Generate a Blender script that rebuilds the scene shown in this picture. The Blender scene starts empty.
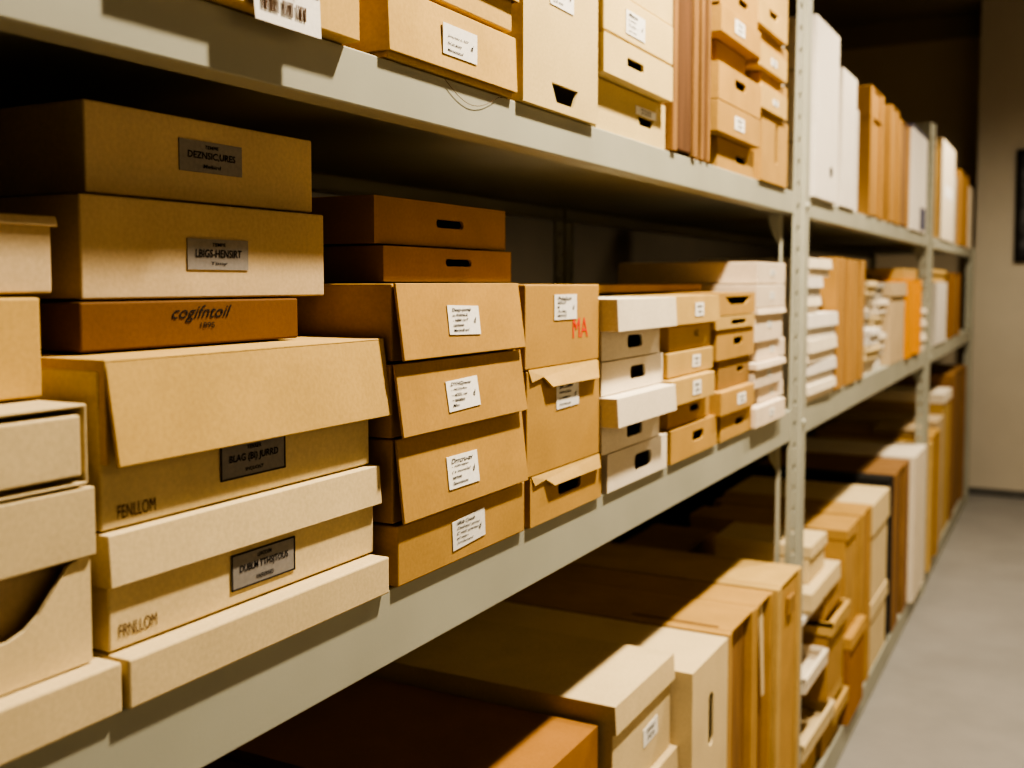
import bpy, bmesh, math, random
from mathutils import Vector, Matrix
random.seed(7)
C = bpy.context.scene.collection
ZO = 0.0858                    # the shelf data below is measured from the bottom deck; the floor is 8.5 cm lower

# ------------------------------------------------------------------ materials
def _mat(name):
    m = bpy.data.materials.new(name); m.use_nodes = True
    nt = m.node_tree; nt.nodes.clear()
    out = nt.nodes.new('ShaderNodeOutputMaterial'); b = nt.nodes.new('ShaderNodeBsdfPrincipled')
    nt.links.new(b.outputs[0], out.inputs[0])
    return m, nt, b
def board(name, rgb, rough=.82, var=.10, scale=14., fibre=260., bump=.06, streak=None, spec=.25):
    """paper / cardboard: blotches, fine fibre speckle, slight bump, slight change from box to box"""
    m, nt, b = _mat(name); N = nt.nodes.new; L = nt.links.new
    tc = N('ShaderNodeTexCoord'); mp = N('ShaderNodeMapping'); L(tc.outputs['Object'], mp.inputs[0])
    if streak: mp.inputs['Scale'].default_value = streak
    oi = N('ShaderNodeObjectInfo')
    n1 = N('ShaderNodeTexNoise'); n1.noise_dimensions = '4D'; n1.inputs['Scale'].default_value = scale; n1.inputs['Detail'].default_value = 4
    wm = N('ShaderNodeMath'); wm.operation = 'MULTIPLY'; wm.inputs[1].default_value = 40; L(oi.outputs['Random'], wm.inputs[0]); L(wm.outputs[0], n1.inputs['W'])
    L(mp.outputs[0], n1.inputs[0])
    n2 = N('ShaderNodeTexNoise'); n2.inputs['Scale'].default_value = fibre; n2.inputs['Detail'].default_value = 3
    L(tc.outputs['Object'], n2.inputs[0])
    r1 = N('ShaderNodeMapRange'); r1.inputs[1].default_value = .3; r1.inputs[2].default_value = .7
    r1.inputs[3].default_value = 1 - var; r1.inputs[4].default_value = 1 + var * .7; L(n1.outputs[0], r1.inputs[0])
    r2 = N('ShaderNodeMapRange'); r2.inputs[1].default_value = .3; r2.inputs[2].default_value = .7
    r2.inputs[3].default_value = .93; r2.inputs[4].default_value = 1.05; L(n2.outputs[0], r2.inputs[0])
    r3 = N('ShaderNodeMapRange'); r3.inputs[3].default_value = .94; r3.inputs[4].default_value = 1.05; L(oi.outputs['Random'], r3.inputs[0])
    a = N('ShaderNodeMath'); a.operation = 'MULTIPLY'; L(r1.outputs[0], a.inputs[0]); L(r2.outputs[0], a.inputs[1])
    a2 = N('ShaderNodeMath'); a2.operation = 'MULTIPLY'; L(a.outputs[0], a2.inputs[0]); L(r3.outputs[0], a2.inputs[1])
    v = N('ShaderNodeVectorMath'); v.operation = 'SCALE'; v.inputs[0].default_value = rgb; L(a2.outputs[0], v.inputs['Scale'])
    L(v.outputs[0], b.inputs['Base Color'])
    b.inputs['Roughness'].default_value = rough; b.inputs['Specular IOR Level'].default_value = spec
    bp = N('ShaderNodeBump'); bp.inputs['Strength'].default_value = bump; bp.inputs['Distance'].default_value = .002
    L(n2.outputs[0], bp.inputs['Height']); L(bp.outputs[0], b.inputs['Normal'])
    return m
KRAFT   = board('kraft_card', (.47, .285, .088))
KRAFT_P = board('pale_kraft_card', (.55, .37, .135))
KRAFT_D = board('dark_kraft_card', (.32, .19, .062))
BEIGE   = board('beige_card', (.56, .435, .27))
CREAM   = board('cream_card', (.66, .53, .31), var=.06)
YELLOW  = board('straw_card', (.66, .52, .26), var=.06)
WHITE   = board('off_white_card', (.78, .69, .55), var=.06)
PINKISH = board('warm_white_card', (.70, .59, .46), var=.07)
PAPERW  = board('white_cloth_board', (.70, .655, .59), var=.04)
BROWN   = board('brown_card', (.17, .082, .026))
ORANGEB = board('orange_brown_card', (.36, .175, .045))
WOODY   = board('brown_board', (.30, .165, .065), streak=(1, 9, .7), var=.28, scale=9)
TANB    = board('tan_buckram', (.42, .235, .07), streak=(1, 7, .6), var=.18, scale=8)
UMBER   = board('umber_board', (.15, .075, .035), streak=(1, 9, .7), var=.25, scale=9)
DARKB   = board('dark_brown_board', (.11, .045, .015))
ORANGE  = board('bright_orange_card', (.80, .33, .012), var=.05)
GREYB   = board('grey_board', (.34, .31, .26))
BLACKB  = board('black_board', (.02, .018, .016))
NAVY    = board('navy_paper', (.07, .075, .14), var=.05)
GREYL   = board('grey_label_paper', (.25, .235, .225), var=.06)
LABELW  = board('white_label_paper', (.85, .83, .78), var=.03, bump=.02)
INK     = board('ink', (.012, .01, .01), var=.0, bump=0)
REDINK  = board('red_marker', (.75, .06, .03), var=.05, bump=0)
SEPIA   = board('sepia_ink', (.10, .05, .02), var=.0, bump=0)

def steel():
    m, nt, b = _mat('painted_steel'); N = nt.nodes.new; L = nt.links.new
    tc = N('ShaderNodeTexCoord'); n = N('ShaderNodeTexNoise'); n.inputs['Scale'].default_value = 5; n.inputs['Detail'].default_value = 6
    L(tc.outputs['Object'], n.inputs[0])
    cr = N('ShaderNodeValToRGB'); cr.color_ramp.elements[0].position = .3; cr.color_ramp.elements[0].color = (.345, .345, .285, 1)
    cr.color_ramp.elements[1].position = .7; cr.color_ramp.elements[1].color = (.40, .40, .33, 1)
    L(n.outputs[0], cr.inputs[0]); L(cr.outputs[0], b.inputs['Base Color'])
    b.inputs['Roughness'].default_value = .5; b.inputs['Specular IOR Level'].default_value = .35
    n2 = N('ShaderNodeTexNoise'); n2.inputs['Scale'].default_value = 300; L(tc.outputs['Object'], n2.inputs[0])
    bp = N('ShaderNodeBump'); bp.inputs['Strength'].default_value = .05; bp.inputs['Distance'].default_value = .001
    L(n2.outputs[0], bp.inputs['Height']); L(bp.outputs[0], b.inputs['Normal'])
    return m
STEEL = steel()
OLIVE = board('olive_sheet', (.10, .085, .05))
ZINC = board('zinc_bolt', (.5, .48, .42), rough=.35, spec=.6)
def surf(name, c0, c1, scale, rough, bump, spec=.3):
    m, nt, b = _mat(name); N = nt.nodes.new; L = nt.links.new
    tc = N('ShaderNodeTexCoord'); n = N('ShaderNodeTexNoise'); n.inputs['Scale'].default_value = scale; n.inputs['Detail'].default_value = 8; n.inputs['Roughness'].default_value = .65
    L(tc.outputs['Object'], n.inputs[0])
    cr = N('ShaderNodeValToRGB'); cr.color_ramp.elements[0].position = .32; cr.color_ramp.elements[0].color = (*c0, 1)
    cr.color_ramp.elements[1].position = .68; cr.color_ramp.elements[1].color = (*c1, 1)
    L(n.outputs[0], cr.inputs[0]); L(cr.outputs[0], b.inputs['Base Color'])
    b.inputs['Roughness'].default_value = rough; b.inputs['Specular IOR Level'].default_value = spec
    n2 = N('ShaderNodeTexNoise'); n2.inputs['Scale'].default_value = scale * 40; n2.inputs['Detail'].default_value = 4; L(tc.outputs['Object'], n2.inputs[0])
    bp = N('ShaderNodeBump'); bp.inputs['Strength'].default_value = bump; bp.inputs['Distance'].default_value = .004
    L(n2.outputs[0], bp.inputs['Height']); L(bp.outputs[0], b.inputs['Normal'])
    return m
FLOOR = surf('concrete_floor', (.235, .228, .215), (.285, .275, .26), 3, .55, .08)
WALL = surf('wall_paint', (.56, .51, .42), (.61, .555, .455), 2, .9, .1)
WALLD = surf('wall_paint_recess', (.58, .49, .35), (.62, .52, .38), 2, .9, .1)
WALLB = surf('wall_shade_behind_shelves', (.09, .075, .05), (.11, .09, .06), 2, .9, .1)  # near-black wall tone: the shade behind the shelves is put into the colour
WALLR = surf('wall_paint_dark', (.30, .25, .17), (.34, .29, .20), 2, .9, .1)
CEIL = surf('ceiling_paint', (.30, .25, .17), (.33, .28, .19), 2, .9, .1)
SKIRT = surf('skirting_vinyl', (.10, .10, .09), (.13, .125, .115), 6, .6, .05)

# ------------------------------------------------------------------ mesh helpers
def bbox(bm, x0, x1, y0, y1, z0, z1, skip=()):
    v = [bm.verts.new((x, y, z)) for x in (x0, x1) for y in (y0, y1) for z in (z0, z1)]
    F = {'-x': (0, 1, 3, 2), '+x': (4, 6, 7, 5), '-y': (0, 4, 5, 1), '+y': (2, 3, 7, 6), '-z': (0, 2, 6, 4), '+z': (1, 5, 7, 3)}
    for k, f in F.items():
        if k not in skip: bm.faces.new([v[i] for i in f])
    return v
def link(name, bm, mat, parent=None, bev=0., solid=0., smooth=False, recalc=True):
    if recalc: bmesh.ops.recalc_face_normals(bm, faces=bm.faces[:])
    me = bpy.data.meshes.new(name); bm.to_mesh(me); bm.free()
    o = bpy.data.objects.new(name, me); C.objects.link(o); me.materials.append(mat)
    if parent: o.parent = parent
    if solid:
        s = o.modifiers.new('thickness', 'SOLIDIFY'); s.thickness = solid; s.offset = -1
    if bev:
        s = o.modifiers.new('edges', 'BEVEL'); s.width = bev; s.segments = 2; s.limit_method = 'ANGLE'; s.angle_limit = math.radians(40)
        s.use_clamp_overlap = True
    if smooth:
        for p in me.polygons: p.use_smooth = True
    return o
def slot(w, h, cy, cz, r=None, n=5, skew=0.):
    r = min(w, h) / 2 if r is None else r; r = min(r, w / 2 - 1e-4, h / 2 - 1e-4)
    pts = []
    for (sx, sz, a0) in ((1, 1, 0), (-1, 1, 90), (-1, -1, 180), (1, -1, 270)):
        for k in range(n + 1):
            a = math.radians(a0 + 90 * k / n)
            y = sx * (w / 2 - r) + r * math.cos(a); z = sz * (h / 2 - r) + r * math.sin(a)
            pts.append((cy + y, cz + z))
    return pts
def trap(wt, wb, h, cy, cz):
    return [(cy + wt / 2, cz + h / 2), (cy - wt / 2, cz + h / 2), (cy - wb / 2, cz - h / 2), (cy + wb / 2, cz - h / 2)]
def holed(bm, outer, holes, x):
    """planar polygon (y,z points) at depth x with holes"""
    ed = []; lo = []
    for k, loop in enumerate([outer] + holes):
        vs = [bm.verts.new((x, a, b)) for a, b in loop]
        if k == 0: lo = vs
        for i in range(len(vs)): ed.append(bm.edges.new((vs[i], vs[(i + 1) % len(vs)])))
    bmesh.ops.triangle_fill(bm, use_beauty=True, use_dissolve=False, edges=ed, normal=(1, 0, 0))
    return lo
def text_mesh(lines, mat, parent, x, name='lettering', WT=.0):
    """lines: (string, centre y, centre z, height, width or None, shear). Written on the +X face, reading towards +Y."""
    bm = bmesh.new()
    for (s, cy, cz, hgt, wid, sh) in lines:
        cu = bpy.data.curves.new('t', 'FONT'); cu.body = s; cu.size = 1; cu.align_x = 'CENTER'; cu.align_y = 'CENTER'; cu.shear = sh; cu.resolution_u = 3; cu.offset = WT
        o = bpy.data.objects.new('t', cu); C.objects.link(o)
        dg = bpy.context.evaluated_depsgraph_get(); me = bpy.data.meshes.new_from_object(o.evaluated_get(dg))
        xs = [v.co.x for v in me.vertices]; ys = [v.co.y for v in me.vertices]
        if xs:
            w = max(xs) - min(xs); h = max(ys) - min(ys); mx = (max(xs) + min(xs)) / 2; my = (max(ys) + min(ys)) / 2
            sy = hgt / h; sx = (wid / w) if wid else sy
            for v in me.vertices: v.co = Vector((x, cy + (v.co.x - mx) * sx, cz + (v.co.y - my) * sy))
            bm.from_mesh(me)
        bpy.data.objects.remove(o); bpy.data.curves.remove(cu); bpy.data.meshes.remove(me)
    return link(name, bm, mat, parent, recalc=False)
def thing(name, label, cat, loc, group=None, rz=0.):
    o = bpy.data.objects.new(name, None); C.objects.link(o); o.empty_display_size = .05
    o.location = loc; o.rotation_euler = (0, 0, rz)
    o['label'] = label; o['category'] = cat
    if group: o['group'] = group
    return o

# ------------------------------------------------------------------ labels stuck on boxes
def put_label(root, x, y0, y1, z0, z1, kind, txt=None, rot=0.):
    """y0..z1 local on the front face"""
    cy, cz, w, h = (y0 + y1) / 2, (z0 + z1) / 2, y1 - y0, z1 - z0
    bm = bmesh.new()
    bbox(bm, x, x + .0008, -w / 2, w / 2, -h / 2, h / 2)
    if rot: bmesh.ops.rotate(bm, verts=bm.verts[:], cent=(0, 0, 0), matrix=Matrix.Rotation(rot, 3, 'X'))
    bmesh.ops.translate(bm, verts=bm.verts[:], vec=(0, cy, cz))
    g = kind.startswith('grey')
    lab = link('label', bm, GREYL if g else LABELW, root)
    lab['label'] = 'grey paper label with dark lettering' if g else 'white paper label with handwriting'
    T = []
    if g:
        a, b, c = txt
        T = [(a, cy, cz + h * .32, h * .11, w * .22, .1), (b, cy, cz + h * .03, h * .26, w * .76, .05), (c, cy, cz - h * .30, h * .12, w * .28, .1)]
    elif kind == 'note':
        for i, (s, f) in enumerate(txt):
            n = len(txt); zz = cz + h * (.34 - .68 * i / max(1, n - 1)); 
            T.append((s, cy - w * (.5 - .12 - f / 2), zz, h * (.16 if i == 0 else .10), w * f, .35))
        T.append(('d', cy + w * .34, cz - h * .02, h * .2, w * .08, .3))
    elif kind == 'tiny':
        for i, (s, f) in enumerate(txt): T.append((s, cy, cz + h * (.2 - .4 * i), h * .22, w * f, .3))
    if T: text_mesh(T, INK, lab, x + .0012, WT=.016)
    if kind == 'grey_framed':
        bm = bmesh.new(); t = .0011
        for (a0, a1, b0, b1) in ((y0, y1, z1 - t, z1), (y0, y1, z0, z0 + t), (y0, y0 + t, z0, z1), (y1 - t, y1, z0, z1)):
            bbox(bm, x + .0008, x + .0012, a0, a1, b0, b1)
        link('label_border', bm, INK, lab)
    return lab

# ------------------------------------------------------------------ boxes
NEAR = True
def KY(X):
    """front positions along the shelf were surveyed for fronts 12 mm proud of the beam; rescale for others"""
    return (.5618 - X) / .5498 if NEAR and X > -.03 else 1.
def abox(label, y0, y1, z0, z1, X, mat, D=.36, name='archive_box', cat='box', group=None, lid=None, holes=(), tag=(), flap=None,
         sleeve=None, text=None, lidmat=None, rz=0., over=.005):
    """front face at X looking to +X; lid = height of the lid skirt; flap = flare of a hinged front panel; sleeve = front panel set in a rim"""
    k = KY(X); y0 *= k; y1 *= k
    holes = [[(a * k, b) for a, b in hp] for hp in holes]
    tag = [(t[0], t[1] * k, t[2] * k) + tuple(t[3:]) for t in tag]
    if text: text = ([(q[0], q[1] * k) + tuple(q[2:]) for q in text[0]], text[1])
    y0 += .001; y1 -= .001
    ym = (y0 + y1) / 2; w = y1 - y0; h = z1 - z0
    root = thing(name, label, cat, (X, ym, z0 + ZO), group, rz)
    lm = lidmat or mat
    o = over if lid else 0.
    bx = -o; by = w / 2 - (.0035 if lid else 0); bh = h - (.003 if lid else .0006)
    if flap: bx = -.004
    hl = [[(a - ym, b - z0) for a, b in hp] for hp in holes]
    bm = bmesh.new()
    if sleeve:
        bbox(bm, -D, 0, -by, by, 0, bh, skip=('+x',))
        link('body', bm, mat, root, bev=.0012, solid=.0035)
        bm = bmesh.new(); g = .0066
        bbox(bm, -.012, -.0018 + sleeve, -by + g, by - g, g, bh - g)
        link('front_panel', bm, lm, root, bev=.0015)
    elif hl:
        bbox(bm, -D, bx, -by, by, 0, bh, skip=('+x',))
        holed(bm, [(-by, 0), (by, 0), (by, bh), (-by, bh)], hl, bx)
        bmesh.ops.remove_doubles(bm, verts=bm.verts[:], dist=1e-5)
        link('body', bm, mat, root, solid=.004)
    else:
        bbox(bm, -D, bx, -by, by, 0, bh)
        link('body', bm, mat, root, bev=.0016)
    if lid:
        bm = bmesh.new(); zb = h - lid
        v = bbox(bm, -D, 0, -w / 2, w / 2, zb, h, skip=('-z',))
        for q in v:                                               # the skirt stands a little proud at its lower edge
            if q.co.z < zb + 1e-5: q.co.x *= 1.0; q.co.x += .0025 if q.co.x > -D / 2 else 0
        link('lid', bm, lm, root, bev=.0016, solid=.0025)
    if flap:
        bm = bmesh.new(); f = flap; n = 6; g0 = .0015; cols = []
        for i in range(n + 1):
            t = i / n; xx = f * t; zz = h - t * (h - .001)
            cols.append([bm.verts.new((xx, s * (w / 2 - .001 + .0 * t), zz)) for s in (-1, 1)])
        for i in range(n): bm.faces.new((cols[i][0], cols[i + 1][0], cols[i + 1][1], cols[i][1]))
        link('front_flap', bm, lm, root, solid=.003, bev=.0008)
    for t in tag:
        k, a0, a1, b0, b1 = t[:5]; zc = (b0 + b1) / 2 - z0
        xx = bx + .0002
        if flap: xx = flap * (1 - zc / h) + .0004
        if lid and zc > h - lid: xx = .0022
        if sleeve: xx = sleeve - .0016
        lb = put_label(root, xx, a0 - ym, a1 - ym, b0 - z0, b1 - z0, k, t[5] if len(t) > 5 else None, t[6] if len(t) > 6 else 0)
        if flap:                                                  # lean with the flap
            sl = -math.atan(flap / h)
            M = Matrix.Translation((xx, 0, zc)) @ Matrix.Rotation(sl, 4, 'Y') @ Matrix.Translation((-xx, 0, -zc))
            for ob in [lb] + list(lb.children): ob.data.transform(M)
    if text:
        lines, tm = text
        text_mesh([(s, cy - ym, cz - z0, hh, ww, sh) for s, cy, cz, hh, ww, sh in lines], tm, root, bx + .0006)
    return root
def lip(root, w, h, drop, out, mat, notch=True):
    """folded lid strip leaning out from the top front edge of a box"""
    bm = bmesh.new(); x0 = .0005
    a = -w / 2; b = w / 2
    top = [(x0, a, h + .001), (x0, b - .006, h + .001)]
    bot = [(x0 + out, b - .016, h - drop), (x0 + out, a + .05, h - drop), (x0 + out * .35, a + .035, h - drop * .42), (x0 + out * .3, a + .006, h - drop * .62), ]
    vs = [bm.verts.new(p) for p in top + bot]
    bm.faces.new(vs[:3] + vs[3:])
    bmesh.ops.triangulate(bm, faces=bm.faces[:])
    o = link('lid_flap', bm, mat, root, solid=.0028)
    return o

NOTE = {
 'a': [('Deep-pump', .62), ('in PHRNUL', .5), ('- HBM rarT', .5), ('cantonn', .34), ('MartinuB urd', .5)],
 'b': [('DYHGjvww', .66), ('- ACDJAm', .5), ('~ nDDL ver', .5), ('~ tastatum', .4), ('Mm', .2)],
 'c': [('Drrcru-av', .72), ('- ntbropo', .55), ('( a monelaf', .62), ('nertom', .3), ('Sauncesesu', .5)],
 'd': [('tillub Cyuub', .55), ('Defracl unco', .7), ('C cldi umrco', .66), ('wl mm~', .36), ('Jurrdunwrd', .5)],
 'e': [('Pnhalsun', .62), ('MDLEIT', .4), ('.', .08), ('Zul Mas', .4), ('MRDWSR', .4)],
 'f': [('BhCCenw', .6), ('WPADEA', .5), ('( AMKT', .5), ('Lacvausa', .5)],
 'g': [('Qvils/hand', .62), ('pnunau t. hD', .6), ('hi.o.aun', .4), ('Marmnnucud', .45)],
 'h': [('Mhatnow', .5), ('c.nlos', .4), ('Tulle -', .5), ('u.h mn', .4)],
 't': [('mw', .6), ('rcn', .5)],
}
# ================================================================== the shelving
ST = thing('steel_shelving', 'long run of grey-green painted steel shelving with perforated uprights carrying all the boxes', 'shelving', (0, 0, 0))
ZS = .085                                                     # steel datum: things stand 0.8 mm clear of it
YP = [-.12, 2.405, 4.86, 7.07]; PW = .115                     # uprights: near edge in Y, width
YEND = YP[-1] + PW
def upright(y, x_front, sgn, ztop):
    """angle post: flange along the run and a perforated flange into the depth"""
    bm = bmesh.new(); z0, z1 = 0, ztop
    D = .034
    holes = []
    z = .06
    while z < z1 - .05:
        holes.append([(y_ * 1., zz) for y_, zz in slot(.009, .016, .0, z, n=2)]); z += .05
    # depth flange, facing -Y : built in the x=const plane then swapped
    lo = holed(bm, [(-D / 2, z0), (D / 2, z0), (D / 2, z1), (-D / 2, z1)], holes, 0)
    for v in bm.verts: v.co = Vector((x_front - sgn * D / 2 + v.co.y, y, v.co.z))
    bm2 = bmesh.new()
    PH = PW * .52
    holes2 = [[(a * 2.4 + PH * .5, b) for a, b in hp] for hp in holes]
    holed(bm2, [(0, z0), (PH, z0), (PH, z1), (0, z1)], holes2, x_front)
    pr = [(x_front, PH), (x_front + sgn * .007, PH + .006), (x_front + sgn * .007, PW - .004), (x_front, PW)]      # raised rib on the far half
    for p, q in zip(pr, pr[1:]): bm2.faces.new([bm2.verts.new((p[0], p[1], z0)), bm2.verts.new((q[0], q[1], z0)), bm2.verts.new((q[0], q[1], z1)), bm2.verts.new((p[0], p[1], z1))])
    bmesh.ops.remove_doubles(bm2, verts=bm2.verts[:], dist=1e-5)
    for v in bm2.verts: v.co.y += y
    me = bpy.data.meshes.new('x'); bm2.to_mesh(me); bm.from_mesh(me); bm2.free(); bpy.data.meshes.remove(me)
    o = link('upright', bm, STEEL, ST, solid=.0025)
    if sgn > 0:
        for zz in (1.48 + ZS, .975 + ZS):
            b = bmesh.new(); bmesh.ops.create_cone(b, cap_ends=True, segments=10, radius1=.008, radius2=.006, depth=.006,
                matrix=Matrix.Translation((x_front + .010, y + PW * .72, zz)) @ Matrix.Rotation(math.pi / 2, 4, 'Y'))
            link('bolt', b, STEEL, o)
    return o
ZT = [2.45, 2.45, 1.99 + ZS, 1.52 + ZS]
for y, zt in zip(YP, ZT):
    upright(y, .002, 1, zt)
    upright(y, -.602, -1, zt)
bm = bmesh.new(); bbox(bm, -.60, .0, YP[2] + .01, YP[2] + .045, 1.95 + ZS, 1.99 + ZS); link('top_tie', bm, STEEL, ST, bev=.002)
bm = bmesh.new(); bbox(bm, -.60, .0, YP[1] + .01, YP[1] + .045, 2.41, 2.45); link('top_tie', bm, STEEL, ST, bev=.002)
LEV = [(1.506, 1.457), (1.012, .940), (.0, -.082)]             # deck top, bottom edge of the front beam
for zi, (zt, zb) in enumerate(LEV):
    for i in range(3):
        a = YP[i] + .001; b = YP[i + 1] - .001 if i < 2 else YEND
        zt_, zb_ = zt + ZS, zb + ZS
        for (xf, s) in ((0., 1), (-.60, -1)):
            prof = [(xf, zt_), (xf, zb_), (xf - s * .032, zb_), (xf - s * .032, zb_ + .003), (xf - s * .003, zb_ + .003), (xf - s * .003, zt_ - .003), (xf - s * .045, zt_ - .003), (xf - s * .045, zt_)]
            bm = bmesh.new(); A = [bm.verts.new((p, a, q)) for p, q in prof]; B = [bm.verts.new((p, b + (PW * .0), q)) for p, q in prof]
            n = len(prof)
            for k in range(n): bm.faces.new((A[k], A[(k + 1) % n], B[(k + 1) % n], B[k]))
            bm.faces.new(A); bm.faces.new(B[::-1])
            link('base_rail' if zi == 2 else 'shelf_beam', bm, STEEL, ST, bev=.0015)
        bm = bmesh.new(); bbox(bm, -.555, -.045, a, b, zt_ - .022, zt_ - .0005); link('shelf_deck', bm, STEEL, ST)
        if i < 2:                                               # short piece of beam face passing the post
            bm = bmesh.new(); bbox(bm, -.005, .0, b, YP[i + 1] + PW + .001, zb_, zt_); link('beam_joint', bm, STEEL, ST)
    if zi < 2:
        for i in (1, 2):                                        # gusset plates under the beams
            y = YP[i] - .003; zb_ = zb + ZS
            bm = bmesh.new()
            pts = [(-.033, zb_), (-.058, zb_)] + [(-.033 - .025 * math.cos(t * math.pi / 2 / 6) ** 2, zb_ - .07 * math.sin(t * math.pi / 2 / 6)) for t in range(1, 7)]
            vs = [bm.verts.new((p, y, q)) for p, q in pts]; bm.faces.new(vs)
            link('gusset', bm, STEEL, ST, solid=.003)
# back sheet behind the near bay
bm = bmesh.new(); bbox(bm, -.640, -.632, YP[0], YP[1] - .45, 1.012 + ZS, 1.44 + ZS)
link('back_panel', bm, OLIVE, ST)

# ================================================================== the room
def struct(name, x0, x1, y0, y1, z0, z1, m):
    bm = bmesh.new(); bbox(bm, x0, x1, y0, y1, z0, z1); o = link(name, bm, m); o['kind'] = 'structure'; return o
HC = 3.2
struct('floor', -1.5, 2.0, -2.6, 8.2, -.1, 0, FLOOR)
struct('ceiling', -1.5, 2.0, -2.6, 8.2, HC, HC + .1, CEIL)
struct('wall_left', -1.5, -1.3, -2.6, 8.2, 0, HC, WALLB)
struct('wall_end', -.012, 1.9, 7.46, 8.0, 0, HC, WALL)
struct('wall_recess', -1.3, -.012, 7.85, 8.1, 0, HC, WALLD)
struct('wall_right', 1.55, 1.75, -2.6, 7.46, 0, HC, WALLR)
struct('wall_near', -1.3, 1.55, -2.6, -2.4, 0, HC, WALL)
struct('baseboard_end', -.012, 1.55, 7.446, 7.46, 0, .045, SKIRT)
struct('trim_1', -1.3, -.012, 7.81, 7.85, 3.05, 3.2, CEIL)

# dark framed picture on the end wall
pf = thing('wall_picture', 'dark framed picture hanging on the end wall at the right edge of the view', 'picture', (.47, 7.46, 1.434 + ZO))
bm = bmesh.new(); W, H, d, t = .50, .71, .03, .03
for (a0, a1, b0, b1) in ((-W / 2, W / 2, H - t, H), (-W / 2, W / 2, 0, t), (-W / 2, -W / 2 + t, t, H - t), (W / 2 - t, W / 2, t, H - t)):
    bbox(bm, a0, a1, -d, -.001, b0, b1)
link('frame', bm, BLACKB, pf, bev=.003)
def dark_print():
    m, nt, b = _mat('dark_print'); N = nt.nodes.new; L = nt.links.new
    tc = N('ShaderNodeTexCoord'); n = N('ShaderNodeTexNoise'); n.inputs['Scale'].default_value = 9; n.inputs['Detail'].default_value = 5; L(tc.outputs['Object'], n.inputs[0])
    cr = N('ShaderNodeValToRGB'); cr.color_ramp.elements[0].position = .5; cr.color_ramp.elements[0].color = (.02, .022, .03, 1)
    cr.color_ramp.elements[1].position = .72; cr.color_ramp.elements[1].color = (.22, .23, .24, 1); L(n.outputs[0], cr.inputs[0]); L(cr.outputs[0], b.inputs['Base Color'])
    b.inputs['Roughness'].default_value = .3
    return m
bm = bmesh.new(); bbox(bm, -W / 2 + t, W / 2 - t, -.018, -.012, t, H - t); link('print', bm, dark_print(), pf)

# ================================================================== middle shelf, near bay
M0 = 1.012; X = .006
G = 'cream boxes at the left end of the middle shelf'
abox('shallow cream box lid-like tray lying flat on the middle shelf at the left frame edge', .215, .481, M0, 1.047, X, CREAM, D=.30, name='shallow_box', group=G)
# box with a swooping cut-out front
r = thing('magazine_file', 'cream file box with a swooping cut-out front under a lid, at far left', 'box', (-.010, .353, 1.048 + ZO), G)
w2, hh = .122, .118
bm = bmesh.new(); D = .30
cut = [(w2, 0), (w2, .078), (.116, .072), (.104, .068), (.096, .058), (.082, .042), (.072, .035), (.060, .031), (-.06, .031), (-.09, .06), (-.104, .068), (-w2, .078), (-w2, 0)]
vs = [bm.verts.new((0, a, b)) for a, b in cut]; bm.faces.new(vs[::-1])
bbox(bm, -D, 0, -w2, w2, 0, .078, skip=('+x', '+z'))
bmesh.ops.remove_doubles(bm, verts=bm.verts[:], dist=1e-5)
link('body', bm, CREAM, r, solid=.003)
bm = bmesh.new(); bbox(bm, -.280, -.014, -w2 + .005, w2 - .005, .004, .076); link('inner_sleeve', bm, BEIGE, r, bev=.001)
bm = bmesh.new(); bbox(bm, -D, .004, -w2 - .003, w2 + .002, .072, hh, skip=('-z',)); link('lid', bm, CREAM, r, solid=.003, bev=.0015)
abox('cream box with panel front set in a rim, topmost brightly lit box at far left', .206, .458, 1.168, 1.222, -.006, CREAM, D=.30, group=G, sleeve=.0035)
abox('tan box in shade at far left, second from the top of its pile', .20, .474, 1.2235, 1.291, -.05, KRAFT_P, D=.26, group=G)
abox('beige lidded box in shade, top of the pile cut by the left frame edge', .20, .496, 1.293, 1.346, -.06, BEIGE, D=.26, group=G, lid=.007, over=.001)

G = 'pile of wide boxes with grey labels'
abox('long shallow cream box flat on the middle shelf under the two grey-labelled cream boxes', .485, .790, M0, 1.047, X + .002, CREAM, D=.34, name='shallow_box', group=G)
abox('lower cream lidded box with a black-bordered grey label, above the long shallow box', .470, .776, 1.048, 1.130, -.006, CREAM, D=.34, group=G, lid=.036,
     tag=[('grey_framed', .588, .661, 1.0595, 1.0880, ('LERDDEM', 'DUBLM TTHSJTOUS', 'VAERERRED'))],
     text=([('FRNLLOM', .4985, 1.0605, .0095, .034, 0)], SEPIA))
r = thing('archive_box', 'upper cream box with black-bordered grey label under a flared tan lid', 'box', (-.008, .6539, 1.1315 + ZO), G)
bm = bmesh.new(); bbox(bm, -.34, -.006, -.166, .1412, 0, .110); link('body', bm, CREAM, r, bev=.0016)
lab = put_label(r, -.0058, .6005 - .6539, .6755 - .6539, 1.1470 - 1.1315, 1.1755 - 1.1315, 'grey_framed', ('TERRER', 'BLAG (BI) JURRD', 'ENQUONT'))
text_mesh([('FENLLOM', .5184 - .6539, 1.1425 - 1.1315, .0095, .034, 0)], SEPIA, r, -.0054)
bm = bmesh.new(); zb, zt = .046, .117
bbox(bm, -.345, -.0005, -.1650, .1584, zb, zt, skip=('-z', '+x')); ld = link('lid', bm, KRAFT_P, r, solid=.003, bev=.001); ld['label'] = 'tan lid'
bm = bmesh.new(); rows = []
for i in range(7):
    t = i / 6; rows.append([bm.verts.new((-.001 + .011 * t, s, zt - (zt - zb + .001) * t)) for s in (-.1640 + .001 * t, .1584 - .001 * t)])
for i in range(6): bm.faces.new((rows[i][0], rows[i + 1][0], rows[i + 1][1], rows[i][1]))
link('front_flap', bm, KRAFT_P, ld, solid=.003, bev=.0008)
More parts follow.
